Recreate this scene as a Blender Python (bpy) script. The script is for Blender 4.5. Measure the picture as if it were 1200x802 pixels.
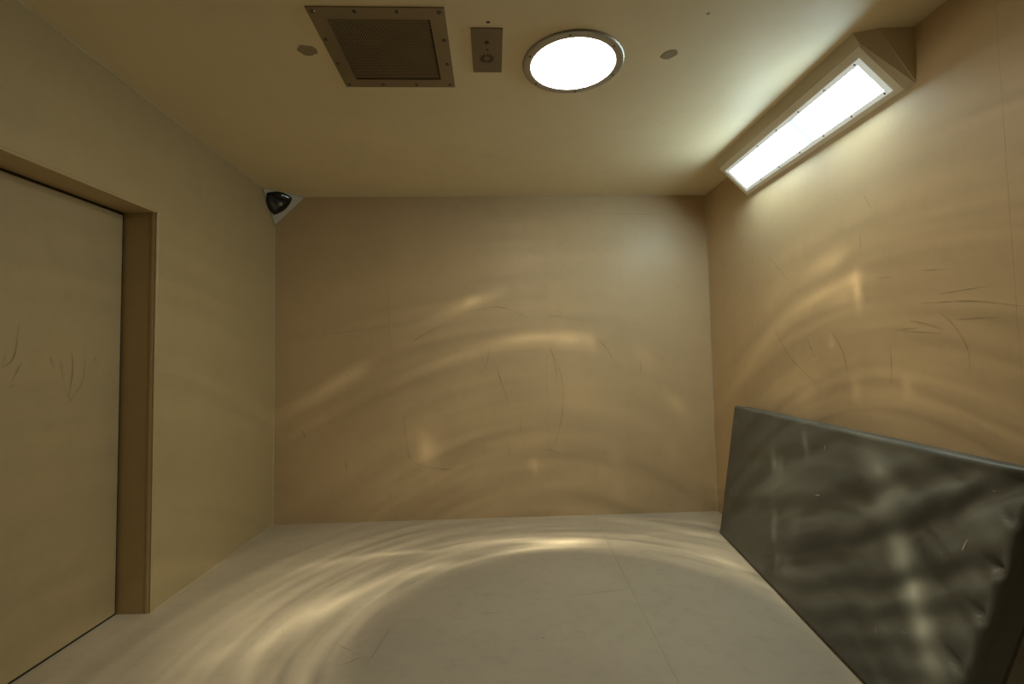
import bpy, bmesh, math, random
from mathutils import Vector, Matrix, noise

for o in list(bpy.data.objects):
    bpy.data.objects.remove(o)
S = bpy.context.scene
COL = S.collection
random.seed(7)

# ------------------------------------------------------------------ room size (metres)
H = 2.6                     # ceiling height
XL, XR = -1.744, 1.7905     # side walls
YB, YF = 3.916, -0.6        # far wall, wall behind the viewer
DOOR_Y0, DOOR_Y1, DOOR_X = 1.55, 2.568, -1.905

# ------------------------------------------------------------------ camera
cam_d = bpy.data.cameras.new('camera')
cam_d.sensor_width = 36
cam_d.lens = 567.315 * 36 / 1200
cam_d.clip_start = 0.02
cam = bpy.data.objects.new('camera', cam_d)
COL.objects.link(cam)
pi_, ya_, ro_ = 0.0485, 0.0389, -0.0189
fw = Vector((math.sin(ya_) * math.cos(pi_), math.cos(ya_) * math.cos(pi_), math.sin(pi_)))
r0 = Vector((math.cos(ya_), -math.sin(ya_), 0))
u0 = r0.cross(fw)
rr = r0 * math.cos(ro_) + u0 * math.sin(ro_)
uu = -r0 * math.sin(ro_) + u0 * math.cos(ro_)
cam.matrix_world = Matrix(((rr.x, uu.x, -fw.x, 0), (rr.y, uu.y, -fw.y, 0), (rr.z, uu.z, -fw.z, 1.2086), (0, 0, 0, 1)))
S.camera = cam

# ------------------------------------------------------------------ world, exposure
w = bpy.data.worlds.new('world')
S.world = w
w.use_nodes = True
w.node_tree.nodes['Background'].inputs[0].default_value = (0, 0, 0, 1)
w.node_tree.nodes['Background'].inputs[1].default_value = 0
vs = S.view_settings
vs.view_transform = 'Standard'
vs.look = 'None'
vs.gamma = 1
vs.use_curve_mapping = False
vs.exposure = 0.45

# strengths of the room's two fittings
TUBE_POWER = 84.0       # reflector light of the round fitting (watts)
TUBE_LENS = 9.0         # glow of its round diffuser
WEDGE_LENS = 19.5        # glow of the corner fitting's lens

# Beam pattern of the round fitting's reflector: bright folds it throws, in its own angles
# (azimuth * 0.7, angle from straight down, tilt, half length, half width, strength), degrees
STROKES = [
    (-50.0, 33.0, 0.0, 42.0, 15.0, 0.55),
    (-52.0, 27.0, -6.0, 30.0, 7.0, 0.35),
    (34.0, 29.0, 0.0, 22.0, 9.0, 0.25),
    (3.01, 24.26, 1.76, 24.88, 3.2, 1.3),
    (2.91, 24.95, 4.78, 12.81, 1.8, 2.2),
    (-31.76, 30.84, -24.25, 13.77, 1.4, 0.8),
    (-9.78, 26.71, -2.27, 21.71, 1.3, 1.3),
    (-5.89, 23.07, 1.15, 21.46, 1.2, 1.0),
    (-3.61, 25.41, -1.42, 9.25, 1.0, 1.2),
    (-30.98, 23.92, -9.74, 20.18, 2.4, 0.6),
    (-52.12, 27.9, -12.01, 15.29, 4.0, 0.7),
    (-39.87, 33.88, -25.52, 8.92, 2.4, 0.4),
    (-56.43, 32.77, -3.17, 11.43, 3.2, 0.45),
    (-48.1, 26.79, -5.97, 13.74, 1.6, 0.5),
    (-62.57, 31.73, -12.07, 8.44, 3.0, 0.5),
    (-61.12, 29.29, -5.46, 8.79, 1.4, 0.5),
    (19.31, 28.96, 27.67, 10.62, 1.8, 0.35),
    (27.88, 32.24, 14.49, 7.15, 1.8, 0.45),
    (35.24, 26.5, -2.93, 10.53, 2.8, 0.5),
    (38.97, 25.28, -7.29, 8.48, 2.0, 0.5),
    (-46.97, 41.94, 5.98, 10.87, 4.0, 0.4),
    (-59.33, 41.21, 1.0, 12.22, 5.0, 0.3),
    (-1.91, 57.16, 3.61, 17.62, 2.2, 1.0),
    (5.54, 56.97, 6.57, 7.09, 2.6, 0.8),
    (-16.68, 55.83, 1.82, 8.82, 2.0, 0.35),
    (8.98, 56.76, -82.99, 3.11, 1.6, 0.5),
    (-31.01, 58.42, 12.37, 7.55, 2.4, 0.75),
    (-28.51, 58.89, 6.08, 3.37, 1.8, 0.4),
    (-19.88, 44.9, -74.06, 4.05, 1.8, 0.7),
    (-19.11, 44.1, -12.39, 4.6, 3.2, 0.4),
    (-1.72, 38.99, -52.39, 2.09, 1.6, 0.9),
    (22.53, 50.63, -14.43, 2.47, 1.8, 0.7),
    (17.84, 56.48, -62.57, 3.41, 2.0, 0.5),
    (-12.74, 65.34, 15.9, 11.78, 2.6, 0.5),
    (-12.41, 66.0, 13.04, 2.46, 1.6, 0.5),
    (-19.5, 44.64, -52.67, 4.85, 3.2, 0.7),
    (-32.28, 54.69, 3.23, 5.02, 2.4, 0.3),
    (-12.78, 39.28, -0.12, 11.81, 2.8, 0.35),
    (-22.61, 42.28, -4.64, 9.17, 2.0, 0.35),
    (23.59, 49.08, -28.59, 6.58, 4.0, 0.3),
    (-20.69, 46.81, -1.68, 17.6, 8.0, 0.3),
    (7.97, 48.14, 2.99, 34.42, 10.0, 0.28),
    (-28.95, 46.15, -15.34, 10.61, 3.0, 0.3),
    (-24.65, 42.71, -14.41, 13.02, 3.0, 0.3),
    (-30.48, 49.74, -15.9, 8.76, 4.0, 0.2),
    (9.16, 38.57, 12.29, 15.61, 4.0, 0.25),
    (12.93, 41.08, -56.32, 2.64, 2.4, 0.35),
    (13.53, 37.66, 4.44, 2.58, 2.0, 0.4),
    (21.56, 44.63, -86.42, 4.97, 1.6, 0.3),
    (37.68, 53.47, 7.84, 13.79, 3.2, 0.5),
    (51.33, 55.47, 2.32, 14.17, 2.6, 0.8),
    (58.6, 56.03, 2.28, 3.44, 2.0, 0.6),
    (59.22, 54.22, -84.91, 4.44, 1.6, 1.0),
    (56.76, 54.0, -7.3, 5.79, 4.0, 0.4),
    (52.85, 60.16, 8.5, 8.88, 3.2, 0.5),
    (55.0, 59.28, 16.48, 4.52, 2.0, 0.4),
    (42.74, 46.17, 3.94, 14.01, 3.6, 0.4),
    (58.01, 43.36, -64.51, 2.28, 1.8, 0.5),
    (66.53, 43.61, -61.85, 1.79, 1.6, 0.5),
    (53.6, 48.69, -70.93, 2.0, 1.4, 0.3),
    (47.67, 44.0, 1.5, 7.79, 4.0, 0.5),
    (68.08, 42.91, 3.84, 21.05, 10.0, 0.25),
    (42.0, 59.86, 17.92, 17.9, 10.0, 0.2),
    (45.85, 34.02, -50.81, 3.02, 1.2, 1.1),
    (47.79, 33.24, -56.21, 2.68, 1.2, 0.6),
    (47.84, 27.54, -59.75, 5.79, 1.4, 1.0),
    (51.82, 25.1, -17.36, 5.36, 2.0, 0.6),
    (53.97, 27.54, -28.72, 5.38, 2.4, 0.3),
    (47.73, 31.72, -9.23, 20.1, 2.4, 0.5),
    (55.22, 33.9, -52.88, 3.41, 1.2, 0.6),
    (70.69, 37.85, -17.62, 12.39, 2.0, 0.4),
    (74.5, 32.57, -13.03, 10.1, 2.8, 0.8),
    (82.8, 28.23, -17.0, 12.31, 2.4, 2.2),
    (85.19, 27.06, -14.45, 7.83, 1.8, 0.9),
    (74.53, 30.04, 16.65, 9.01, 3.0, 0.4),
    (80.58, 37.16, 131.3, 11.69, 8.0, 0.3),
    (88.28, 32.65, 56.65, 6.24, 6.0, 0.3),
    (89.02, 35.34, 51.69, 7.28, 6.0, 0.3),
]
FOLD_GAIN = 1.6


# ------------------------------------------------------------------ materials
def node(nt, kind, **kw):
    n = nt.nodes.new(kind)
    for k, v in kw.items():
        setattr(n, k, v)
    return n


def new_mat(name):
    m = bpy.data.materials.new(name)
    m.use_nodes = True
    return m, m.node_tree, m.node_tree.nodes['Principled BSDF']


def plain(name, col, rough=.5, metal=0., spec=.5, emit=None, strength=0.):
    m, nt, b = new_mat(name)
    b.inputs['Base Color'].default_value = (*col, 1)
    b.inputs['Roughness'].default_value = rough
    b.inputs['Metallic'].default_value = metal
    b.inputs['Specular IOR Level'].default_value = spec
    if emit:
        b.inputs['Emission Color'].default_value = (*emit, 1)
        b.inputs['Emission Strength'].default_value = strength
    return m


def paint(name, col, rough=.5, var=.08, grime=.12, scale=1.3, bump=.08, streak=(1, 1, .35), spec=.4):
    """Painted surface: slow colour drift, rubbed dirt, fine orange peel."""
    m, nt, b = new_mat(name)
    L = nt.links.new
    tc = node(nt, 'ShaderNodeTexCoord')
    mp = node(nt, 'ShaderNodeMapping')
    mp.inputs['Scale'].default_value = streak
    L(tc.outputs['Object'], mp.inputs['Vector'])
    n1 = node(nt, 'ShaderNodeTexNoise')
    n1.inputs['Scale'].default_value = scale
    n1.inputs['Detail'].default_value = 4
    L(mp.outputs[0], n1.inputs['Vector'])
    n2 = node(nt, 'ShaderNodeTexNoise')
    n2.inputs['Scale'].default_value = scale * 6
    n2.inputs['Detail'].default_value = 8
    n2.inputs['Roughness'].default_value = .7
    L(tc.outputs['Object'], n2.inputs['Vector'])
    r1 = node(nt, 'ShaderNodeMapRange')
    r1.inputs[1].default_value, r1.inputs[2].default_value = .3, .7
    r1.inputs[3].default_value, r1.inputs[4].default_value = 1 - var, 1 + var
    L(n1.outputs['Fac'], r1.inputs[0])
    r2 = node(nt, 'ShaderNodeMapRange')
    r2.inputs[1].default_value, r2.inputs[2].default_value = .5, .8
    r2.inputs[3].default_value, r2.inputs[4].default_value = 1, 1 - grime
    L(n2.outputs['Fac'], r2.inputs[0])
    mu = node(nt, 'ShaderNodeMath', operation='MULTIPLY')
    L(r1.outputs[0], mu.inputs[0])
    L(r2.outputs[0], mu.inputs[1])
    sc = node(nt, 'ShaderNodeVectorMath', operation='SCALE')
    sc.inputs[0].default_value = col
    L(mu.outputs[0], sc.inputs['Scale'])
    L(sc.outputs[0], b.inputs['Base Color'])
    rg = node(nt, 'ShaderNodeMapRange')
    rg.inputs[3].default_value, rg.inputs[4].default_value = rough - .08, rough + .1
    L(n2.outputs['Fac'], rg.inputs[0])
    L(rg.outputs[0], b.inputs['Roughness'])
    b.inputs['Specular IOR Level'].default_value = spec
    n3 = node(nt, 'ShaderNodeTexNoise')
    n3.inputs['Scale'].default_value = 55
    n3.inputs['Detail'].default_value = 3
    L(tc.outputs['Object'], n3.inputs['Vector'])
    bp = node(nt, 'ShaderNodeBump')
    bp.inputs['Strength'].default_value = bump
    bp.inputs['Distance'].default_value = .002
    L(n3.outputs['Fac'], bp.inputs['Height'])
    L(bp.outputs[0], b.inputs['Normal'])
    return m


def metal(name, col, rough, brush=(1, 60, 1)):
    m, nt, b = new_mat(name)
    L = nt.links.new
    tc = node(nt, 'ShaderNodeTexCoord')
    mp = node(nt, 'ShaderNodeMapping')
    mp.inputs['Scale'].default_value = brush
    L(tc.outputs['Object'], mp.inputs['Vector'])
    n = node(nt, 'ShaderNodeTexNoise')
    n.inputs['Scale'].default_value = 6
    n.inputs['Detail'].default_value = 4
    L(mp.outputs[0], n.inputs['Vector'])
    r = node(nt, 'ShaderNodeMapRange')
    r.inputs[3].default_value, r.inputs[4].default_value = rough - .1, rough + .15
    L(n.outputs['Fac'], r.inputs[0])
    L(r.outputs[0], b.inputs['Roughness'])
    r2 = node(nt, 'ShaderNodeMapRange')
    r2.inputs[3].default_value, r2.inputs[4].default_value = .8, 1.2
    L(n.outputs['Fac'], r2.inputs[0])
    sc = node(nt, 'ShaderNodeVectorMath', operation='SCALE')
    sc.inputs[0].default_value = col
    L(r2.outputs[0], sc.inputs['Scale'])
    L(sc.outputs[0], b.inputs['Base Color'])
    b.inputs['Metallic'].default_value = 1
    return m


def mark(name, col, alpha):
    """Thin rubbed mark: broken up by noise so that it fades in and out."""
    m, nt, b = new_mat(name)
    L = nt.links.new
    b.inputs['Base Color'].default_value = (*col, 1)
    b.inputs['Roughness'].default_value = .6
    tc = node(nt, 'ShaderNodeTexCoord')
    n = node(nt, 'ShaderNodeTexNoise')
    n.inputs['Scale'].default_value = 14
    n.inputs['Detail'].default_value = 6
    L(tc.outputs['Object'], n.inputs['Vector'])
    r = node(nt, 'ShaderNodeMapRange')
    r.inputs[1].default_value, r.inputs[2].default_value = .35, .65
    r.inputs[3].default_value, r.inputs[4].default_value = alpha * .3, alpha
    L(n.outputs['Fac'], r.inputs[0])
    L(r.outputs[0], b.inputs['Alpha'])
    return m


WALL = (.575, .425, .248)
M = dict(
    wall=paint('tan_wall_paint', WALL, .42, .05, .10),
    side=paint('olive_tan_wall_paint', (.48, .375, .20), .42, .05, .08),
    ceil=paint('cream_ceiling_paint', (.82, .71, .48), .5, .04, .05),
    floor=paint('beige_floor_coating', (.53, .46, .35), .42, .06, .16, 2.0, .05, (1, 1, 1)),
    door=paint('door_paint', (.43, .335, .185), .4, .05, .1),
    frame=paint('door_frame_paint', (.50, .375, .20), .42, .04, .08),
    housing=paint('fitting_paint', (.66, .56, .40), .42, .04, .06),
    caulk=plain('pale_sealant', (.55, .47, .33), .5),
    steel=metal('brushed_steel', (.24, .205, .15), .5),
    dull=metal('dull_vent_steel', (.30, .255, .18), .5, (1, 1, 1)),
    ring=metal('ring_steel', (.42, .41, .38), .34, (1, 1, 1)),
    screw=metal('screw_steel', (.13, .115, .09), .3, (1, 1, 1)),
    dark=plain('duct_dark', (.02, .016, .01), .8),
    black=plain('black_plastic', (.012, .012, .012), .25),
    glass=plain('camera_window', (.006, .008, .009), .08),
    iris=plain('camera_lens', (.30, .26, .19), .3),
    cam=plain('camera_housing', (.50, .47, .40), .45),
    red=plain('red_indicator', (.13, .018, .01), .4),
    putty=paint('filler', (.33, .27, .17), .7, .15, .25, 12),
    scuff=mark('scuff', (.10, .08, .05), .30),
    rub=mark('pale_scratch', (.55, .5, .4), .8),
    clear=plain('glowing_clear_cover', (.80, .80, .74), .12, 0, .5, (.9, 1, .95), .28),  # faint emission added to brighten the border round the lens
    plate=plain('lens_lit_face_paint', (.90, .85, .74), .4),  # whitened to stand for light spilling from the lens
    shade=paint('dimming_brown_paint', (.10, .075, .045), .6),
)


def vinyl():
    m, nt, b = new_mat('grey_vinyl')
    L = nt.links.new
    tc = node(nt, 'ShaderNodeTexCoord')
    n = node(nt, 'ShaderNodeTexNoise')
    n.inputs['Scale'].default_value = 3.5
    n.inputs['Detail'].default_value = 8
    n.inputs['Roughness'].default_value = .65
    L(tc.outputs['Object'], n.inputs['Vector'])
    cr = node(nt, 'ShaderNodeValToRGB')
    cr.color_ramp.elements[0].position = .3
    cr.color_ramp.elements[0].color = (.090, .094, .080, 1)
    cr.color_ramp.elements[1].position = .75
    cr.color_ramp.elements[1].color = (.110, .113, .097, 1)
    L(n.outputs['Fac'], cr.inputs[0])
    L(cr.outputs[0], b.inputs['Base Color'])
    b.inputs['Roughness'].default_value = .5
    n2 = node(nt, 'ShaderNodeTexNoise')
    n2.inputs['Scale'].default_value = 180
    L(tc.outputs['Object'], n2.inputs['Vector'])
    bp = node(nt, 'ShaderNodeBump')
    bp.inputs['Strength'].default_value = .06
    bp.inputs['Distance'].default_value = .001
    L(n2.outputs['Fac'], bp.inputs['Height'])
    L(bp.outputs[0], b.inputs['Normal'])
    return m


M['vinyl'] = vinyl()
M['piping'] = plain('dark_seam', (.035, .025, .016), .5)


# ------------------------------------------------------------------ mesh helpers
def obj(name, verts, faces, mat, parent=None, smooth=False):
    me = bpy.data.meshes.new(name)
    me.from_pydata([tuple(v) for v in verts], [], faces)
    bm = bmesh.new()
    bm.from_mesh(me)
    bmesh.ops.recalc_face_normals(bm, faces=bm.faces)
    bm.to_mesh(me)
    bm.free()
    if smooth:
        me.polygons.foreach_set('use_smooth', [True] * len(me.polygons))
    me.materials.append(M[mat] if isinstance(mat, str) else mat)
    o = bpy.data.objects.new(name, me)
    COL.objects.link(o)
    attach(o, parent)
    return o


def origin_of(o):
    v = Vector(o.location)
    return v + origin_of(o.parent) if o.parent and not o.matrix_parent_inverse.translation.length else v


def attach(o, parent):
    if parent:
        o.parent = parent
        # meshes are written in room coordinates; undo the parent's offset
        off = Vector(parent.location) if parent.type == 'EMPTY' else Vector((0, 0, 0))
        o.matrix_parent_inverse = Matrix.Translation(-off)


def boxes(lst):
    V, F = [], []
    for (x0, x1, y0, y1, z0, z1) in lst:
        b = len(V)
        V += [(x, y, z) for x in (x0, x1) for y in (y0, y1) for z in (z0, z1)]
        F += [[b + i for i in f] for f in ((0, 1, 3, 2), (4, 6, 7, 5), (0, 4, 5, 1), (2, 3, 7, 6), (0, 2, 6, 4), (1, 5, 7, 3))]
    return V, F


def box(name, b, mat, parent=None, bevel=0.):
    o = obj(name, *boxes([b]), mat, parent)
    if bevel:
        me = o.data
        bm = bmesh.new()
        bm.from_mesh(me)
        bmesh.ops.bevel(bm, geom=list(bm.edges), offset=bevel, segments=2, profile=.6, affect='EDGES')
        bm.to_mesh(me)
        bm.free()
    return o


def thing(name, loc, label, cat, group=None):
    o = bpy.data.objects.new(name, None)
    o.empty_display_size = .1
    COL.objects.link(o)
    o.location = loc
    o['label'] = label
    o['category'] = cat
    if group:
        o['group'] = group
    return o


def structure(o, label, cat):
    o['kind'] = 'structure'
    o['label'] = label
    o['category'] = cat
    return o


def lathe(profile, seg, axis_o, ax, ux):
    """profile (radius, height along ax) turned round ax at axis_o."""
    ax = Vector(ax).normalized()
    ux = Vector(ux)
    ux = (ux - ax * ux.dot(ax)).normalized()
    vx = ax.cross(ux)
    V, F = [], []
    n = len(profile)
    for i in range(seg):
        t = 2 * math.pi * i / seg
        d = ux * math.cos(t) + vx * math.sin(t)
        for r, h in profile:
            V.append(Vector(axis_o) + d * r + ax * h)
    for i in range(seg):
        j = (i + 1) % seg
        for k in range(n - 1):
            F.append([i * n + k, j * n + k, j * n + k + 1, i * n + k + 1])
    if profile[0][0] > 1e-5:
        pass
    return V, F


SCREW_MESH = {}


def screw(parent, pos, ax, r=.007, mat='screw', name='screw'):
    """Domed screw head with a drive recess; all alike heads share a mesh."""
    key = (round(r, 4), mat)
    if key not in SCREW_MESH:
        pr = [(r * .28, r * .15), (r * .3, r * .42), (r * .6, r * .36), (r * .9, r * .18), (r, 0), (r, -.001)]
        V, F = lathe(pr, 12, (0, 0, 0), (0, 0, 1), (1, 0, 0))
        n = len(pr)
        F.append([i * n for i in range(12)])
        F.append([i * n + n - 1 for i in range(12)])
        me = bpy.data.meshes.new('screw')
        me.from_pydata([tuple(v) for v in V], [], F)
        me.materials.append(M[mat])
        SCREW_MESH[key] = me
    o = bpy.data.objects.new(name, SCREW_MESH[key])
    COL.objects.link(o)
    o.location = pos
    o.rotation_euler = Vector(ax).to_track_quat('Z', 'Y').to_euler()
    attach(o, parent)
    return o


def tube_path(pts, r, seg=8, closed=False):
    V, F = [], []
    n = len(pts)
    P = [Vector(p) for p in pts]
    for i in range(n):
        a = P[i - 1] if (i or closed) else P[0]
        b = P[(i + 1) % n] if (i < n - 1 or closed) else P[-1]
        t = (b - a).normalized()
        s = t.cross(Vector((0, 0, 1)))
        if s.length < .1:
            s = t.cross(Vector((1, 0, 0)))
        s.normalize()
        q = t.cross(s)
        for k in range(seg):
            c = 2 * math.pi * k / seg
            V.append(P[i] + s * math.cos(c) * r + q * math.sin(c) * r)
    for i in range(n if closed else n - 1):
        j = (i + 1) % n
        for k in range(seg):
            l = (k + 1) % seg
            F.append([i * seg + k, j * seg + k, j * seg + l, i * seg + l])
    if not closed:
        F.append(list(range(seg)))
        F.append([(n - 1) * seg + k for k in range(seg)])
    return V, F


def smooth_line(pts, per=8):
    """Catmull-Rom through the points."""
    P = [Vector(p) for p in pts]
    if len(P) == 2:
        return [P[0].lerp(P[1], i / per) for i in range(per + 1)]
    P = [P[0] * 2 - P[1]] + P + [P[-1] * 2 - P[-2]]
    out = []
    for i in range(1, len(P) - 2):
        a, b, c, d = P[i - 1:i + 3]
        for k in range(per):
            t = k / per
            out.append(.5 * (2 * b + (c - a) * t + (2 * a - 5 * b + 4 * c - d) * t * t + (3 * b - a - 3 * c + d) * t ** 3))
    out.append(P[-2])
    return out


def ribbon(name, pts, normal, width, mat, parent):
    """Rubbed mark: a thin tapering sliver lying on a surface."""
    P = smooth_line(pts)
    N = Vector(normal).normalized()
    V, F = [], []
    n = len(P)
    for i, p in enumerate(P):
        t = (P[min(i + 1, n - 1)] - P[max(i - 1, 0)]).normalized()
        s = t.cross(N).normalized()
        w = width * (.12 + .88 * math.sin(math.pi * i / (n - 1)) ** .6) * .5
        for q in (-w, w):
            V.append(p + s * q + N * .0012)
    for i in range(n - 1):
        F.append([2 * i, 2 * i + 1, 2 * i + 3, 2 * i + 2])
    return obj(name, V, F, mat, parent)


# ------------------------------------------------------------------ room shell
T = .12
floor = structure(box('floor', (XL - .35, XR + T, YF - T, YB + T, -.15, -.003), 'floor'), 'beige coated cell floor with a faint lengthwise seam', 'floor')


def sheet(name, quad, mat, parent, thick, n):
    n = Vector(n)
    V = [Vector(q) for q in quad] + [Vector(q) - n * thick for q in quad]
    F = [[0, 1, 2, 3], [7, 6, 5, 4], [0, 4, 5, 1], [1, 5, 6, 2], [2, 6, 7, 3], [3, 7, 4, 0]]
    return obj(name, V, F, mat, parent)


def seam(y):        # the joint between the two floor sheets runs slightly askew
    return .692 + (y - 2.157) * .0512


g = .0005
sheet('floor_sheet', [(XL - .32, YF, 0), (seam(YF) - g, YF, 0), (seam(YB) - g, YB, 0), (XL - .32, YB, 0)], 'floor', floor, .003, (0, 0, 1))
sheet('floor_sheet', [(seam(YF) + g, YF, 0), (XR, YF, 0), (XR, YB, 0), (seam(YB) + g, YB, 0)], 'floor', floor, .003, (0, 0, 1))

wall_back = structure(box('wall_back', (XL - T, XR + T, YB + .004, YB + T, -.003, H), 'wall'), 'scuffed tan far wall of painted panels', 'wall')
xs = [XL - .01, -.83, .432, XR + .004]
for a, b in zip(xs[:-1], xs[1:]):
    box('wall_panel', (a + .0003, b - .0003, YB, YB + .004, 0, H), 'wall', wall_back)
wall_right = structure(box('wall_right', (XR + .004, XR + T, YF - T, YB + .004, -.003, H), 'wall'), 'scuffed tan right wall behind the leaning mattress', 'wall')
ys = [YF, 1.581, YB]
for a, b in zip(ys[:-1], ys[1:]):
    box('wall_panel', (XR, XR + .004, a + .0003, b - .0003, 0, H), 'wall', wall_right)
structure(box('wall_front', (XL - T, XR + T, YF - T, YF, -.003, H), 'shade'), 'plain unseen wall behind the viewer, darkened to dim the near corners', 'wall')  # dark colour put on this unseen wall to cut light near the viewer

# left wall with the door opening (its head drops slightly towards the viewer)


def head(y):
    return 2.048 + (y - DOOR_Y1) * .033


X2 = XL - .28
V = []
for x in (XL, X2):
    V += [(x, YF, 0), (x, DOOR_Y0, 0), (x, DOOR_Y0, head(DOOR_Y0)), (x, DOOR_Y1, head(DOOR_Y1)), (x, DOOR_Y1, 0), (x, YB + .004, 0), (x, YB + .004, H), (x, YF, H)]
F = [[0, 1, 2, 7], [7, 2, 3, 6], [3, 4, 5, 6]]
F += [[i + 8 for i in f] for f in F]
F += [[i, (i + 1) % 8, (i + 1) % 8 + 8, i + 8] for i in range(8)]
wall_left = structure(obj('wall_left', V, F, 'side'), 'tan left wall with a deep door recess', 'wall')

# reveal lining and slim edge angle of the recess
trim = structure(bpy.data.objects.new('trim_1', None), 'brown painted lining of the door recess', 'door frame')
COL.objects.link(trim)
lx0, lx1 = DOOR_X - .06, XL + .001
box('side_lining', (lx0, lx1, DOOR_Y1 - .008, DOOR_Y1 + .002, .0, head(DOOR_Y1) - .0005), 'frame', trim)
box('side_lining', (lx0, lx1, DOOR_Y0 - .002, DOOR_Y0 + .008, .0, head(DOOR_Y0) - .0005), 'frame', trim)
hv = []
for x in (lx0, lx1):
    for y in (DOOR_Y0, DOOR_Y1):
        for dz in (.002, -.008):
            hv.append((x, y, head(y) + dz))
obj('head_lining', hv, [(0, 1, 3, 2), (4, 6, 7, 5), (0, 4, 5, 1), (2, 3, 7, 6), (0, 2, 6, 4), (1, 5, 7, 3)], 'frame', trim)
# eased edge round the opening: a narrow bevelled bead
def bead_bar(P, Q, out):
    """Bevelled bar from P to Q on the wall corner; out points away from the opening."""
    out = Vector(out)
    prof = [(.003, .020), (.003, .006), (-.001, -.002), (-.012, -.0095), (-.022, -.0105), (-.022, .004)]
    V = [Vector(p) + Vector((x, 0, 0)) + out * o_ for p in (P, Q) for x, o_ in prof]
    k = len(prof)
    F = [[i, (i + 1) % k, k + (i + 1) % k, k + i] for i in range(k)] + [list(range(k)), list(range(k, 2 * k))]
    return obj('edge_bead', V, F, 'side', trim)


bead_bar((XL, DOOR_Y1, 0), (XL, DOOR_Y1, head(DOOR_Y1) + .014), (0, 1, 0))
bead_bar((XL, DOOR_Y0 - .014, head(DOOR_Y0)), (XL, DOOR_Y1, head(DOOR_Y1)), (0, 0, 1))
# black strips added in the gap round the leaf to make it dark
box('dark_gap_strip', (DOOR_X - .04, DOOR_X - .006, DOOR_Y1 - .024, DOOR_Y1 - .008, 0, head(DOOR_Y1) - .01), 'dark', trim)
box('dark_gap_strip', (DOOR_X - .04, DOOR_X - .006, DOOR_Y0 + .008, DOOR_Y1 - .024, 0, .014), 'dark', trim)
hv = []
for x in (DOOR_X - .04, DOOR_X - .006):
    for y in (DOOR_Y0 + .008, DOOR_Y1 - .024):
        for dz in (-.008, -.024):
            hv.append((x, y, head(y) + dz))
obj('dark_gap_strip', hv, [(0, 1, 3, 2), (4, 6, 7, 5), (0, 4, 5, 1), (2, 3, 7, 6), (0, 2, 6, 4), (1, 5, 7, 3)], 'dark', trim)

# door leaf
dv = []
gy = .014
for x in (DOOR_X, DOOR_X - .045):
    for y in (DOOR_Y0 + .008 + gy, DOOR_Y1 - .008 - gy):
        dv += [(x, y, .013), (x, y, head(y) - .008 - .014)]
door = structure(obj('door_1', dv, [(0, 1, 3, 2), (4, 6, 7, 5), (0, 4, 5, 1), (2, 3, 7, 6), (0, 2, 6, 4), (1, 5, 7, 3)], 'door'),
                 'flush tan cell door with scratches, set in a recess', 'door')

# ceiling with an opening for the vent duct
VX, VY, VS = -.434, 2.0835, .5332
a = .2035
xs_ = [XL - .28, VX - a, VX + a, XR + T]
ys_ = [YF - T, VY - a, VY + a, YB + T]
V, F = [], []
for z in (H, H + .1):
    V += [(x, y, z) for y in ys_ for x in xs_]
for k in (0, 16):
    for j in range(3):
        for i in range(3):
            if (i, j) != (1, 1):
                F.append([k + j * 4 + i, k + j * 4 + i + 1, k + j * 4 + i + 5, k + j * 4 + i + 4])
for (i, j) in ((5, 6), (6, 10), (10, 9), (9, 5)):
    F.append([i, j, j + 16, i + 16])
for (i, j) in ((0, 3), (3, 15), (15, 12), (12, 0)):
    F.append([i, j, j + 16, i + 16])
ceiling = structure(obj('ceiling', V, F, 'ceil'), 'cream painted ceiling with two filler patches', 'ceiling')

# sealant beads where the planes meet
def bead(n, pts, r, label):
    b = structure(obj('trim_%d' % n, *tube_path(pts, r, 6), 'caulk'), label, 'sealant')


def wob(p, q, n, amp):
    out = []
    for i in range(n + 1):
        v = Vector(p).lerp(Vector(q), i / n)
        out.append(v + Vector([noise.noise(v * 5 + Vector((k * 9, 3, 1))) * amp for k in range(3)]))
    return out


bead(2, wob((XL + .001, YF, H - .001), (XL + .001, 3.70, H - .001), 60, .004), .005, 'uneven sealant bead along the left wall top')
bead(3, [(XL + .001, YB - .001, 0), (XL + .001, YB - .001, 2.37)], .0045, 'sealant bead in the far left corner')
bead(4, [(XR - .001, YB - .001, 0), (XR - .001, YB - .001, H)], .006, 'sealant bead in the far right corner')
bead(5, wob((-1.5, YB - .001, H - .001), (XR, YB - .001, H - .001), 40, .002), .0025, 'sealant bead along the far wall top')
bead(6, wob((XL + .001, DOOR_Y1 + .02, .001), (XL + .001, YB, .001), 20, .002), .003, 'sealant bead along the left wall foot')

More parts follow.
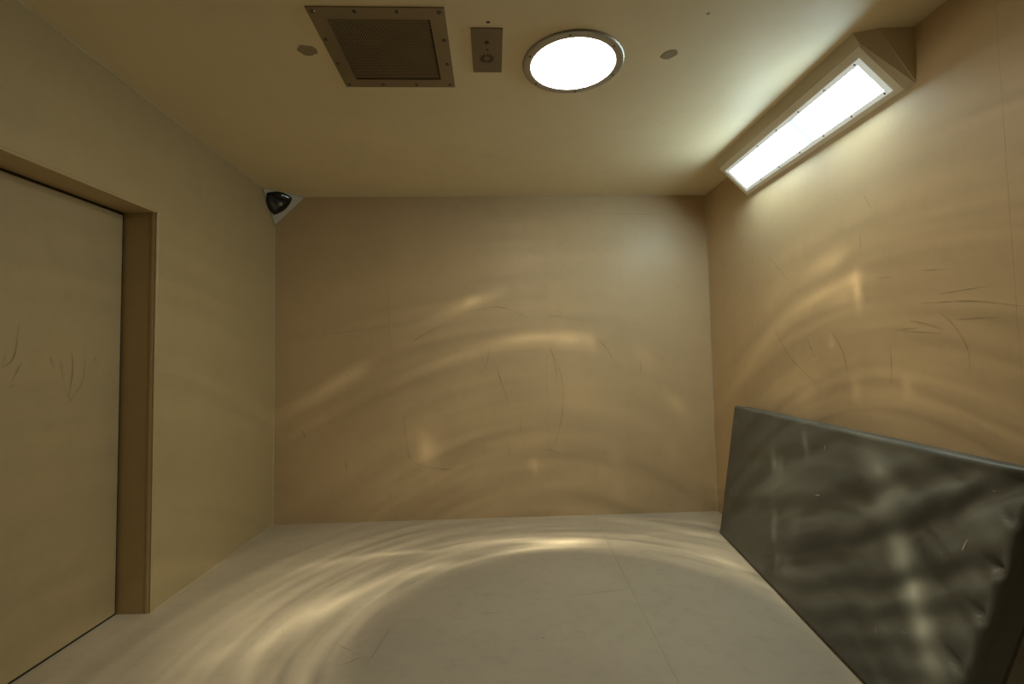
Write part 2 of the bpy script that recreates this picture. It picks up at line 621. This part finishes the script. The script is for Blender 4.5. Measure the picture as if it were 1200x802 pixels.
# rubbed marks on the walls, door and floor
BACK_SCUFFS = [
    [(-0.203, 1.647), (0.054, 1.685), (0.288, 1.591)],
    [(-1.395, 1.473), (-1.112, 1.509), (-0.759, 1.552)],
    [(0.011, 1.242), (0.063, 1.063), (0.122, 0.897)],
    [(0.437, 1.380), (0.536, 1.157), (0.558, 0.908), (0.502, 0.622), (0.445, 0.514)],
    [(0.457, 1.352), (0.496, 1.233), (0.513, 1.088)],
    [(1.196, 1.234), (1.201, 1.151), (1.205, 1.060)],
    [(0.836, 1.429), (0.925, 1.330), (0.991, 1.203)],
    [(-0.730, 0.861), (-0.705, 0.638), (-0.659, 0.469), (-0.485, 0.390)],
    [(0.202, 0.772), (0.214, 0.663)],
    [(0.090, 0.652), (0.121, 0.482)],
    [(-1.521, 0.725), (-1.494, 0.664)],
    [(-0.693, 1.303), (-0.631, 1.343)],
    [(-0.098, 1.313), (-0.078, 1.244)],
    [(0.414, 1.617), (0.630, 1.586), (0.839, 1.534)],
    [(-0.545, 0.412), (-0.343, 0.386)],
    [(-0.128, 1.135), (-0.058, 1.216), (-0.027, 1.409)],
    [(-0.720, 1.352), (-0.603, 1.446), (-0.397, 1.553)],
    [(0.808, 2.458), (1.149, 2.445), (1.479, 2.439)],
    [(0.411, 0.543), (0.520, 0.485)],
    [(-1.255, 0.179), (-1.242, 0.139)],
    [(-1.182, 0.482), (-1.169, 0.402)],
]
RIGHT_SCUFFS = [
    [(3.022, 1.425), (2.843, 1.216), (2.637, 1.080)],
    [(1.874, 1.401), (1.806, 1.327), (1.761, 1.239), (1.757, 1.152)],
    [(2.090, 1.335), (1.973, 1.333)],
    [(2.012, 1.369), (1.931, 1.348), (1.846, 1.316)],
    [(2.091, 1.331), (1.847, 1.303)],
    [(1.953, 1.436), (1.736, 1.417), (1.561, 1.376)],
    [(2.179, 1.585), (2.074, 1.570)],
    [(1.944, 1.574), (1.816, 1.552)],
    [(2.500, 1.365), (2.414, 1.244), (2.389, 1.097)],
    [(2.114, 1.263), (2.116, 1.171), (2.127, 1.078)],
    [(2.256, 1.845), (2.260, 1.708)],
    [(2.223, 1.998), (2.177, 1.908)],
    [(2.698, 1.340), (2.634, 1.217)],
    [(1.866, 1.462), (1.665, 1.463)],
    [(1.801, 1.353), (1.643, 1.347)],
    [(3.044, 1.888), (2.832, 1.683)],
]
DOOR_SCUFFS = [
    [(2.015, 1.412), (1.998, 1.282), (1.953, 1.234)],
    [(1.967, 1.294), (1.950, 1.234)],
    [(2.258, 1.321), (2.269, 1.233), (2.255, 1.114)],
    [(2.330, 1.340), (2.325, 1.181), (2.256, 1.080)],
    [(2.154, 1.285), (2.175, 1.233)],
    [(2.223, 1.165), (2.265, 1.079)],
    [(2.395, 1.289), (2.390, 1.265)],
    [(2.008, 1.173), (1.982, 1.157)],
    [(2.030, 1.258), (1.988, 1.174)],
    [(2.203, 1.278), (2.223, 1.184)],
]
FLOOR_SCUFFS = [
    [(-0.716, 2.219), (-0.645, 2.169), (-0.569, 2.115)],
    [(-0.501, 2.328), (-0.518, 2.186), (-0.541, 2.033)],
    [(-0.569, 2.115), (-0.646, 2.057)],
    [(0.341, 2.569), (0.719, 2.635)],
    [(-0.097, 2.429), (0.028, 2.436)],
]

for i, l in enumerate(BACK_SCUFFS):
    ribbon('scuff_mark', [(x, YB, z) for x, z in l], (0, -1, 0), (.007, .005, .009, .006)[i % 4], 'scuff', wall_back)
for i, l in enumerate(RIGHT_SCUFFS):
    ribbon('scuff_mark', [(XR, y, z) for y, z in l], (-1, 0, 0), (.006, .0045, .007)[i % 3], 'scuff', wall_right)
for i, l in enumerate(DOOR_SCUFFS):
    ribbon('scuff_mark', [(DOOR_X, y, z) for y, z in l], (1, 0, 0), (.008, .005)[i % 2], 'scuff', door)
for i, l in enumerate(FLOOR_SCUFFS):
    ribbon('scuff_mark', [(x, y, 0) for x, y in l], (0, 0, 1), .006, 'scuff', floor)


def blot(name, c, n, u, ru, rv, mat, parent, thick=.0015, seed=0, ang=0):
    """Small irregular patch on a surface."""
    n, u = Vector(n), Vector(u)
    v = n.cross(u)
    u, v = u * math.cos(ang) + v * math.sin(ang), v * math.cos(ang) - u * math.sin(ang)
    k = 18
    top, low = [], []
    for i in range(k):
        t = 2 * math.pi * i / k
        f = 1 + .22 * noise.noise(Vector((math.cos(t) * 1.7 + seed, math.sin(t) * 1.7, seed * 3.1)))
        d = Vector(c) + u * ru * f * math.cos(t) + v * rv * f * math.sin(t)
        low.append(d)
        top.append(Vector(c).lerp(d, .86) + n * thick)
    V = low + top
    F = [[i, (i + 1) % k, k + (i + 1) % k, k + i] for i in range(k)] + [[k + i for i in range(k)]]
    return obj(name, V, F, mat, parent)


blot('filler_patch', (-.789, 2.08, H), (0, 0, -1), (1, 0, 0), .044, .036, 'putty', ceiling, seed=1)
blot('filler_patch', (.816, 2.094, H), (0, 0, -1), (1, 0, 0), .040, .030, 'putty', ceiling, seed=4, ang=.5)
blot('paint_chip', (.001, 1.897, H), (0, 0, -1), (1, 0, 0), .0085, .006, 'piping', ceiling, seed=6)
blot('paint_chip', (.882, 1.838, H), (0, 0, -1), (1, 0, 0), .008, .006, 'rub', ceiling, seed=8)
for i, (x, y) in enumerate(((-.26, 2.93), (.83, 2.6), (-1.0, 2.35), (.75, 2.35), (.2, 2.2))):
    blot('dirt_speck', (x, y, 0), (0, 0, 1), (1, 0, 0), .006, .005, 'scuff', floor, .0006, seed=i)
blot('paint_chip', (-1.165, YB, 1.155), (0, -1, 0), (1, 0, 0), .006, .005, 'rub', wall_back, seed=3)

# ------------------------------------------------------------------ ceiling vent
vent = thing('ceiling_vent', (VX, VY, H), 'square dull steel ceiling vent with perforated sheet and screwed frame', 'vent')
hs, hi, ft = VS / 2, .203, .005


def ring_rect(cx, cy, o_, i_, z0, z1):
    V = []
    for z in (z1, z0):
        for s in (o_, i_):
            V += [(cx - s, cy - s, z), (cx + s, cy - s, z), (cx + s, cy + s, z), (cx - s, cy + s, z)]
    F = []
    for k in range(4):
        l = (k + 1) % 4
        F += [[k, l, 4 + l, 4 + k], [8 + k, 12 + k, 12 + l, 8 + l], [k, 8 + k, 8 + l, l], [4 + k, 4 + l, 12 + l, 12 + k]]
    return V, F


obj('frame', *ring_rect(VX, VY, hs, hi, H - ft, H), 'dull', vent)
# perforated sheet: staggered round holes
pitch = .0105
rows = int(2 * hi / (pitch * .866))
cols = int(2 * hi / pitch)
V, F = [], []
zt = H - .0015
for j in range(rows):
    for i in range(cols):
        cx = VX - hi + pitch * (i + .5 + (.25 if j % 2 else -.25))
        cy = VY - hi + pitch * .866 * (j + .5) + (2 * hi - rows * pitch * .866) / 2
        b = len(V)
        for k in range(6):
            t = math.pi / 6 + k * math.pi / 3
            V.append((cx + math.cos(t) * pitch * .578, cy + math.sin(t) * pitch * .578, zt))
        for k in range(6):
            t = math.pi / 6 + k * math.pi / 3
            V.append((cx + math.cos(t) * pitch * .37, cy + math.sin(t) * pitch * .37, zt))
        for k in range(6):
            l = (k + 1) % 6
            F.append([b + k, b + l, b + 6 + l, b + 6 + k])
o = obj('perforated_sheet', V, F, 'dull', vent)
V, F = boxes([(VX - .2034, VX + .2034, VY - .2034, VY + .2034, H + .001, H + .25)])
F = [f for f in F if not all(abs(V[i][2] - H - .001) < 1e-6 for i in f)]
obj('duct', V, F, 'dark', vent)
for s in (-1, 1):
    for k in range(4):
        q = -.245 + k * .49 / 3
        screw(vent, (VX + q, VY + s * .245, H - ft), (0, 0, -1), .010)
        if 0 < k < 3:
            screw(vent, (VX + s * .248, VY + q, H - ft), (0, 0, -1), .010)

# ------------------------------------------------------------------ intercom plate
px, py, pw, pl = -.005, 2.0785, .1332, .2982
ic = thing('intercom_plate', (px, py, H), 'narrow steel intercom plate with speaker slots and red indicator', 'intercom')
box('plate', (px - pw / 2, px + pw / 2, py - pl / 2, py + pl / 2, H - .004, H), 'steel', ic, .001)
V, F = lathe([(.0, -.0), (.004, .0045), (.0085, .003), (.0105, 0)], 16, (-.004, 2.016, H - .004), (0, 0, -1), (1, 0, 0))
obj('indicator', V, F, 'red', ic, True)
V, F = lathe([(.0, .0006), (.0055, .0006), (.006, 0)], 14, (-.004, 2.064, H - .004), (0, 0, -1), (1, 0, 0))
obj('microphone_hole', V, F, 'black', ic)
for k in range(12):
    t = 2 * math.pi * k / 12 + .13
    d = Vector((math.cos(t), math.sin(t), 0))
    s = Vector((-math.sin(t), math.cos(t), 0))
    c = Vector((-.006, 2.124, H - .0042))
    V = []
    for z in (0, -.0006):
        for r_, w_ in ((.014, .0026), (.017, .0034), (.030, .0038), (.034, .0022)):
            V += [c + d * r_ - s * w_ + Vector((0, 0, z)), c + d * r_ + s * w_ + Vector((0, 0, z))]
    F = []
    for k2 in range(3):
        q = 2 * k2
        F += [[q, q + 1, q + 3, q + 2], [8 + q, 10 + q, 11 + q, 9 + q], [q, q + 2, q + 10, q + 8], [q + 1, q + 9, q + 11, q + 3]]
    F += [[0, 8, 9, 1], [6, 7, 15, 14]]
    obj('speaker_slot', V, F, 'black', ic)
for sx in (-1, 1):
    for sy in (-1, 1):
        screw(ic, (px + sx * .053, py + sy * .131, H - .004), (0, 0, -1), .0042, 'dull')

# ------------------------------------------------------------------ round ceiling light
CX, CY = .3903, 2.1642
rl = thing('round_ceiling_light', (CX, CY, H), 'glowing round ceiling light in a brushed steel ring', 'ceiling light')
pr = [(.2335, 0), (.2335, .003), (.2315, .007), (.227, .010), (.200, .0125), (.1955, .0115), (.1945, .006)]
obj('rim', *lathe(pr, 96, (CX, CY, H), (0, 0, -1), (1, 0, 0)), 'ring', rl, True)
m, nt, b = new_mat('round_diffuser')
b.inputs['Base Color'].default_value = (.8, .8, .78, 1)
b.inputs['Emission Color'].default_value = (1, .95, .86, 1)
b.inputs['Emission Strength'].default_value = TUBE_LENS
M['tube_lens'] = m
obj('diffuser', *lathe([(.1953, .008), (.19, .0085), (.15, .009), (.10, .0095), (.05, .010), (.0, .010)], 64, (CX, CY, H), (0, 0, -1), (1, 0, 0)), 'tube_lens', rl, True)
for k in range(6):
    t = math.radians(18 + 60 * k)
    screw(rl, (CX + .2135 * math.cos(t), CY + .2135 * math.sin(t), H - .0113), (0, 0, -1), .0065)

# its reflector lamp: one source whose beam is uneven, the way a mirrored shaft throws folded light
ld = bpy.data.lights.new('reflector_lamp', 'POINT')
ld.energy = TUBE_POWER
ld.shadow_soft_size = .008
ld.color = (1, .88, .61)
ld.use_nodes = True
nt = ld.node_tree
em = nt.nodes['Emission']
L = nt.links.new


def math_n(op, a, b=None, c=None):
    n = node(nt, 'ShaderNodeMath', operation=op)
    for i, v in enumerate((a, b, c)):
        if v is None:
            continue
        if isinstance(v, (int, float)):
            n.inputs[i].default_value = v
        else:
            L(v, n.inputs[i])
    return n.outputs[0]


geo = node(nt, 'ShaderNodeNewGeometry')
sx = node(nt, 'ShaderNodeSeparateXYZ')
L(geo.outputs['Incoming'], sx.inputs[0])
az = math_n('MULTIPLY', math_n('ARCTAN2', sx.outputs[0], sx.outputs[1]), 57.29578 * .7)
el = math_n('MULTIPLY', math_n('ARCCOSINE', math_n('MULTIPLY', sx.outputs[2], -1)), 57.29578)
cmb = node(nt, 'ShaderNodeCombineXYZ')
L(az, cmb.inputs[0])
L(el, cmb.inputs[1])
# overall beam: dim core, bright ring round it, fading towards the horizon
ramp = node(nt, 'ShaderNodeValToRGB')
ramp.color_ramp.interpolation = 'EASE'
BEAM = [(0, .14), (20.5, .14), (23., .60), (27, .62), (33, .48), (40, .32), (52, .26), (62, .20), (72, .12), (82, .05), (90, .0)]
els = ramp.color_ramp.elements
while len(els) < len(BEAM):
    els.new(.5)
for q, (d, v) in zip(els, BEAM):
    q.position = d / 90
for q, (d, v) in zip(els, BEAM):
    q.color = (v, v, v, 1)
L(math_n('MULTIPLY', el, 1 / 90), ramp.inputs[0])
# streaks: noise drawn out along the rings
mp = node(nt, 'ShaderNodeMapping')
mp.inputs['Scale'].default_value = (.02, .30, 1)
mp.inputs['Rotation'].default_value = (0, 0, math.radians(4))
L(cmb.outputs[0], mp.inputs[0])
nz = node(nt, 'ShaderNodeTexNoise')
nz.inputs['Scale'].default_value = 1.6
nz.inputs['Detail'].default_value = 4
nz.inputs['Distortion'].default_value = .35
L(mp.outputs[0], nz.inputs['Vector'])
mr = node(nt, 'ShaderNodeMapRange')
mr.inputs[1].default_value, mr.inputs[2].default_value = .32, .72
mr.inputs[3].default_value, mr.inputs[4].default_value = .45, 1.7
L(nz.outputs['Fac'], mr.inputs[0])
# streaks only outside the core
core = node(nt, 'ShaderNodeMapRange')
core.inputs[1].default_value, core.inputs[2].default_value = 18, 24
L(el, core.inputs[0])
wallz = node(nt, 'ShaderNodeMapRange')
wallz.inputs[1].default_value, wallz.inputs[2].default_value = 48, 36
wallz.inputs[3].default_value, wallz.inputs[4].default_value = .36, 1
L(el, wallz.inputs[0])
streak = math_n('ADD', math_n('MULTIPLY', math_n('MULTIPLY', math_n('SUBTRACT', mr.outputs[0], 1.), core.outputs[0]), wallz.outputs[0]), 1.)
# finer threads of light across the ring on the floor
mp = node(nt, 'ShaderNodeMapping')
mp.inputs['Scale'].default_value = (.035, .75, 1)
mp.inputs['Rotation'].default_value = (0, 0, math.radians(-7))
L(cmb.outputs[0], mp.inputs[0])
nz2 = node(nt, 'ShaderNodeTexNoise')
nz2.inputs['Scale'].default_value = 1.0
nz2.inputs['Detail'].default_value = 3
L(mp.outputs[0], nz2.inputs['Vector'])
mr2 = node(nt, 'ShaderNodeMapRange')
mr2.inputs[1].default_value, mr2.inputs[2].default_value = .3, .7
mr2.inputs[3].default_value, mr2.inputs[4].default_value = -.65, .65
L(nz2.outputs['Fac'], mr2.inputs[0])
ringz = node(nt, 'ShaderNodeMapRange')
ringz.inputs[1].default_value, ringz.inputs[2].default_value = 52, 34
ringz.inputs[3].default_value, ringz.inputs[4].default_value = .25, 1
L(el, ringz.inputs[0])
thread = math_n('MULTIPLY', math_n('MULTIPLY', mr2.outputs[0], ringz.outputs[0]), core.outputs[0])
total = math_n('MULTIPLY', ramp.outputs[0], math_n('ADD', streak, thread))
for (a0, e0, rot, hl, hw, amp) in STROKES:
    mp = node(nt, 'ShaderNodeMapping', vector_type='TEXTURE')
    mp.inputs['Location'].default_value = (a0, e0, 0)
    mp.inputs['Rotation'].default_value = (0, 0, math.radians(rot))
    mp.inputs['Scale'].default_value = (hl, hw, 1)
    L(cmb.outputs[0], mp.inputs[0])
    gr = node(nt, 'ShaderNodeTexGradient', gradient_type='QUADRATIC_SPHERE')
    L(mp.outputs[0], gr.inputs[0])
    total = math_n('MULTIPLY_ADD', gr.outputs['Fac'], amp * FOLD_GAIN * (1.2 if e0 < 35 else .42), total)
L(total, em.inputs['Strength'])
lamp = bpy.data.objects.new('reflector_lamp', ld)
COL.objects.link(lamp)
lamp.location = (CX, CY, H - .04)
attach(lamp, rl)

# ------------------------------------------------------------------ corner (wall to ceiling) light
wl = thing('corner_light_fitting', (XR, 2.59, H), 'long sloping light fitting glowing white between ceiling and right wall', 'light fitting')
y0, y1 = 1.945, 3.247
A = [(1.557, H), (1.584, 2.553), (1.783, 2.3535), (XR, 2.344)]
V = [(x, y, z) for y in (y0, y1) for x, z in A]
V += [(1.647, 1.912, H), (XR, 1.908, 2.364), (XR, 1.903, H), (1.62, y1 + .014, H), (XR, y1 + .016, 2.37), (XR, y1 + .018, H)]
F = [[0, 1, 5, 4], [1, 2, 6, 5], [2, 3, 7, 6],
     [0, 1, 8], [1, 2, 9, 8], [2, 3, 9], [8, 9, 10],
     [4, 5, 11], [5, 6, 12, 11], [6, 7, 12], [11, 12, 13],
     [3, 9, 10, 13, 12, 7], [0, 8, 10, 13, 11, 4]]
o = obj('housing', V, F, 'housing', wl)
bm = bmesh.new()
bm.from_mesh(o.data)
bm.verts.ensure_lookup_table()
ed = [e_ for e_ in bm.edges if {v.index for v in e_.verts} in ({1, 2}, {2, 6}, {6, 5}, {5, 1}, {8, 9})]
bmesh.ops.bevel(bm, geom=ed, offset=.004, segments=2, profile=.5, affect='EDGES')
bm.to_mesh(o.data)
bm.free()
nF = Vector((-.7071, 0, -.7071))
dF = Vector((.7071, 0, -.7071))      # down the slope
c0 = Vector((1.584, 0, 2.553))       # top edge of the sloping face


def slope(y, s, h=0.):
    v = c0 + dF * s + nF * h
    return Vector((v.x, y, v.z))


def slab(name, ya, yb, sa, sb, ha, hb, mat):
    V = [slope(y, s, h) for h in (ha, hb) for y, s in ((ya, sa), (yb, sa), (yb, sb), (ya, sb))]
    F = [[0, 1, 2, 3], [4, 7, 6, 5]] + [[k, 4 + k, 4 + (k + 1) % 4, (k + 1) % 4] for k in range(4)]
    return obj(name, V, F, mat, wl)


# face plate with lens glow painted in; on it, clear cover's rim, glow added
s0, s1, ya, yb = .068, .228, 2.016, 3.181
def frame_slab(name, oy0, oy1, os0, os1, iy0, iy1, is0, is1, ha, hb, mat):
    outer = ((oy0, os0), (oy1, os0), (oy1, os1), (oy0, os1))
    inner = ((iy0, is0), (iy1, is0), (iy1, is1), (iy0, is1))
    V = [slope(y, s, h) for h in (ha, hb) for loop in (outer, inner) for y, s in loop]
    F = []
    for k in range(4):
        l = (k + 1) % 4
        F += [[k, l, 4 + l, 4 + k], [8 + k, 12 + k, 12 + l, 8 + l], [k, 8 + k, 8 + l, l], [4 + k, 4 + l, 12 + l, 12 + k]]
    return obj(name, V, F, mat, wl)


frame_slab('lit_face_plate', y0 + .006, y1 - .006, .007, .274, ya - .008, yb + .008, s0 - .008, s1 + .008, -.001, .002, 'plate')
frame_slab('cover_rim', 1.988, 3.210, s0 - .022, s1 + .022, ya - .0005, yb + .0005, s0 - .0005, s1 + .0005, -.001, .0045, 'clear')
# lens: two tubes end to end behind it, with a dimmer gap between them
m, nt, b = new_mat('corner_light_lens')
Lk = nt.links.new
b.inputs['Base Color'].default_value = (.8, .84, .84, 1)
b.inputs['Roughness'].default_value = .25
tc = node(nt, 'ShaderNodeTexCoord')
sp = node(nt, 'ShaderNodeSeparateXYZ')
Lk(tc.outputs['Object'], sp.inputs[0])
d1 = node(nt, 'ShaderNodeMath', operation='SUBTRACT')
Lk(sp.outputs[1], d1.inputs[0])
d1.inputs[1].default_value = 2.50
d2 = node(nt, 'ShaderNodeMath', operation='ABSOLUTE')
Lk(d1.outputs[0], d2.inputs[0])
d3 = node(nt, 'ShaderNodeMapRange', interpolation_type='SMOOTHSTEP')
d3.inputs[1].default_value, d3.inputs[2].default_value = .01, .15
d3.inputs[3].default_value, d3.inputs[4].default_value = .036, 1
Lk(d2.outputs[0], d3.inputs[0])
d4 = node(nt, 'ShaderNodeMath', operation='MULTIPLY')
Lk(d3.outputs[0], d4.inputs[0])
d4.inputs[1].default_value = WEDGE_LENS
Lk(d4.outputs[0], b.inputs['Emission Strength'])
b.inputs['Emission Color'].default_value = (.76, 1.0, 1.04, 1)
M['wedge_lens'] = m
slab('lens', ya, yb, s0, s1, -.001, .0042, 'wedge_lens')
for i in range(6):
    y = 2.023 + i * .1985
    for s in (s0 - .012, s1 + .012):
        screw(wl, slope(y, s, .0045), nF, .0048, 'black')

# ------------------------------------------------------------------ corner camera
cc = thing('corner_camera', (XL, YB, H), 'small triangular security camera with dark window in the ceiling corner', 'security camera')
# three corners of its front: on the left wall, on the far wall, and down the corner
PA, PB, PC = Vector((XL, 3.706, H)), Vector((-1.505, YB, H)), Vector((XL, YB, 2.372))
cn = (PB - PA).cross(PC - PA).normalized()
if cn.y > 0:
    cn = -cn
cen = (PA + PB + PC) / 3


def tri(s, h, bulge, n=10, shift=Vector((0, 0, 0))):
    """Outline of a triangle with bowed sides, scaled by s about the centre."""
    out = []
    for P, Q in ((PA, PB), (PB, PC), (PC, PA)):
        for i in range(n):
            t = i / n
            v = P.lerp(Q, t)
            mid = (P + Q) / 2 - cen
            v = cen + (v - cen) * s + mid.normalized() * bulge * 4 * t * (1 - t) + cn * h
            out.append(v + shift)
    return out


back = tri(1., 0., 0)
front = tri(.95, .010, 0)
V = back + front + [Vector((XL, YB, H))]
n = len(back)
F = [[i, (i + 1) % n, n + (i + 1) % n, n + i] for i in range(n)] + [[n + i for i in range(n)]]
F += [[i, (i + 1) % n, 2 * n] for i in range(n)]
obj('housing', V, F, 'cam', cc)
sh = (PA - cen) * .17 + (PC - cen) * .02
layers = [(.60, .006), (.59, .013), (.52, .020), (.38, .027), (.22, .031), (.09, .0325)]
V, F = [], []
for s, h in layers:
    V += tri(s, h, .022 * s / .5, 10, sh)
for k in range(len(layers) - 1):
    for i in range(n):
        F.append([k * n + i, k * n + (i + 1) % n, (k + 1) * n + (i + 1) % n, (k + 1) * n + i])
F.append([(len(layers) - 1) * n + i for i in range(n)])
obj('window', V, F, 'glass', cc, True)
lc = cen + sh + cn * .0318 + (PC - cen) * .08 + (PB - cen) * .10
V, F = lathe([(.0, .006), (.008, .0055), (.014, .003), (.0165, -.002)], 20, lc, cn, (0, 0, 1))
obj('camera_lens', V, F, 'iris', cc, True)

# ------------------------------------------------------------------ mattress
MAT_T = .10
FB, FT = Vector((1.571, 3.419, .004)), Vector((1.690, 3.37, .900))      # far end, bottom and top of its front
NB, NT = Vector((1.300, 1.45, .004)), Vector((1.436, 1.238, .900))      # near end
mt = thing('foam_mattress', (1.5, 2.4, 0), 'dark grey wrinkled vinyl mattress leaning on edge against the right wall', 'mattress')
nu, nv = 190, 90


def base(u, v):          # u from far to near, v from floor up
    return FB.lerp(NB, u).lerp(FT.lerp(NT, u), v)


mn = (NB - FB).cross(FT - FB).normalized()
if mn.x > 0:
    mn = -mn
# soft folds fanning out from the near end: each a line of (u, v) with depth and width
FOLDS = [
    ([(.08, .24), (.306, .389), (.506, .529), (.696, .718), (.809, .852), (.885, .931), (.95, 1.0)], .016, .05),
    ([(.20, .04), (.447, .207), (.667, .447), (.807, .638), (.882, .767), (.938, .893), (1.0, 1.0)], .025, .055),
    ([(.40, .0), (.527, .083), (.774, .358), (.889, .529), (.953, .639), (1.0, .70)], .017, .048),
    ([(.58, .0), (.636, .043), (.776, .220), (.883, .374), (.963, .495), (1.0, .55)], .012, .048),
    ([(.70, .0), (.774, .095), (.873, .231), (.952, .317), (1.0, .375)], .007, .042),
    ([(.80, .0), (.875, .105), (.942, .195), (1.0, .23)], .005, .035),
    ([(.05, .60), (.25, .68), (.45, .80), (.60, .95)], .006, .05),
]
PINCH = [(.984, .68, .015), (.982, .52, .015), (.972, .334, .014), (.97, .16, .012), (.985, .84, .010), (.02, .9, .006), (.02, .5, .005)]


def fold_v(line, u):
    if u <= line[0][0]:
        return line[0][1]
    for (a, b), (c, d) in zip(line[:-1], line[1:]):
        if u <= c:
            t = (u - a) / (c - a)
            t = t * t * (3 - 2 * t) * .5 + t * .5
            return b + (d - b) * t
    return line[-1][1]


def relief(u, v):
    h = 0.
    for line, depth, wid in FOLDS:
        fade = min(1, max(0, (u - line[0][0] + .12) / .25))
        d = (v - fold_v(line, u)) / wid
        h -= depth * 1.0 * fade * math.exp(-d * d) * (.7 + .3 * u)
        d2 = (v - fold_v(line, u) - wid * 1.7) / (wid * 1.1)
        h += depth * .35 * fade * math.exp(-d2 * d2)
    for pu, pv, dp in PINCH:
        du, dv = (u - pu) / .022, (v - pv + (u - pu) * 1.2) / .016
        h -= dp * math.exp(-du * du - dv * dv)
        dv2 = (v - pv + .028 + (u - pu) * 1.2) / .02
        h += dp * .5 * math.exp(-du * du - dv2 * dv2)
    h += .0015 * noise.noise(Vector((u * 9, v * 5, 1.7))) + .0006 * noise.noise(Vector((u * 30, v * 16, 5.2)))
    return h


def edge_in(a, r):       # rounding near an edge
    a = max(0., min(1., a / r))
    return 1 - math.sqrt(max(0, 1 - (1 - a) ** 2))


V, F = [], []
Lm, Hm = (NB - FB).length, (FT - FB).length
for j in range(nv + 1):
    for i in range(nu + 1):
        u, v = i / nu, j / nv
        p = base(u, v)
        ein = max(edge_in(min(u, 1 - u) * Lm, .014), edge_in(min(v, 1 - v) * Hm, .014))
        fadeb = min(1, min(u, 1 - u) * Lm / .03, min(v, 1 - v) * Hm / .03)
        V.append(p + mn * (relief(u, v) * max(0, fadeb) - ein * .014))
W = nu + 1
for j in range(nv):
    for i in range(nu):
        F.append([j * W + i, j * W + i + 1, (j + 1) * W + i + 1, (j + 1) * W + i])
# rim of the front sheet, then side walls and a flat back
rim = [i for i in range(W)] + [j * W + nu for j in range(1, nv + 1)] + [nv * W + i for i in range(nu - 1, -1, -1)] + [j * W for j in range(nv - 1, 0, -1)]
prev = rim
cen_m = base(.5, .5)
for k in range(1, 8):
    t = k / 7
    cur = []
    for q, idx in enumerate(rim):
        p = V[idx]
        u_v = (p - cen_m)
        wr = .0035 * noise.noise(Vector((p.y * 14, p.z * 14, t * 2)))
        bul = -.006 * math.sin(math.pi * t) + wr * math.sin(math.pi * t)
        off = -mn * (.022 * 0 + (MAT_T - .014) * t)
        d = u_v.normalized() * bul
        if p.z < .05:
            d.z = 0
        cur.append(len(V))
        V.append(p + off + d)
    m_ = len(rim)
    for q in range(m_):
        F.append([prev[q], prev[(q + 1) % m_], cur[(q + 1) % m_], cur[q]])
    prev = cur
F.append(prev[::-1])
cover = obj('vinyl_cover', V, F, 'vinyl', mt, True)


def surf(u, v, h=.0015):
    return base(u, v) + mn * (relief(u, v) + h)


# seams along the front's edges
def rim_line(pts, r, name='piping'):
    obj(name, *tube_path(pts, r, 6), 'piping', mt, True)


rim_line([base(i / 40, .004) + mn * (-.006) + Vector((0, 0, .003)) for i in range(41)], .005)
rim_line([base(.998, i / 24) - mn * (MAT_T - .006) for i in range(1, 24)], .004)
# small pale nicks in the vinyl
for i, (a, b) in enumerate((((.937, .908), (.941, .906)), ((.938, .735), (.936, .69)), ((.902, .655), (.904, .653)), ((.808, .242), (.823, .221)),
                            ((.544, .90), (.544, .87)), ((.55, .632), (.568, .648)), ((.622, .44), (.622, .42)), ((.872, .305), (.882, .312)), ((.05, .955), (.055, .975)))):
    P = [surf(a[0] + (b[0] - a[0]) * k / 4, a[1] + (b[1] - a[1]) * k / 4) for k in range(5)]
    ribbon('nick', P, mn, .0045, 'rub', mt)
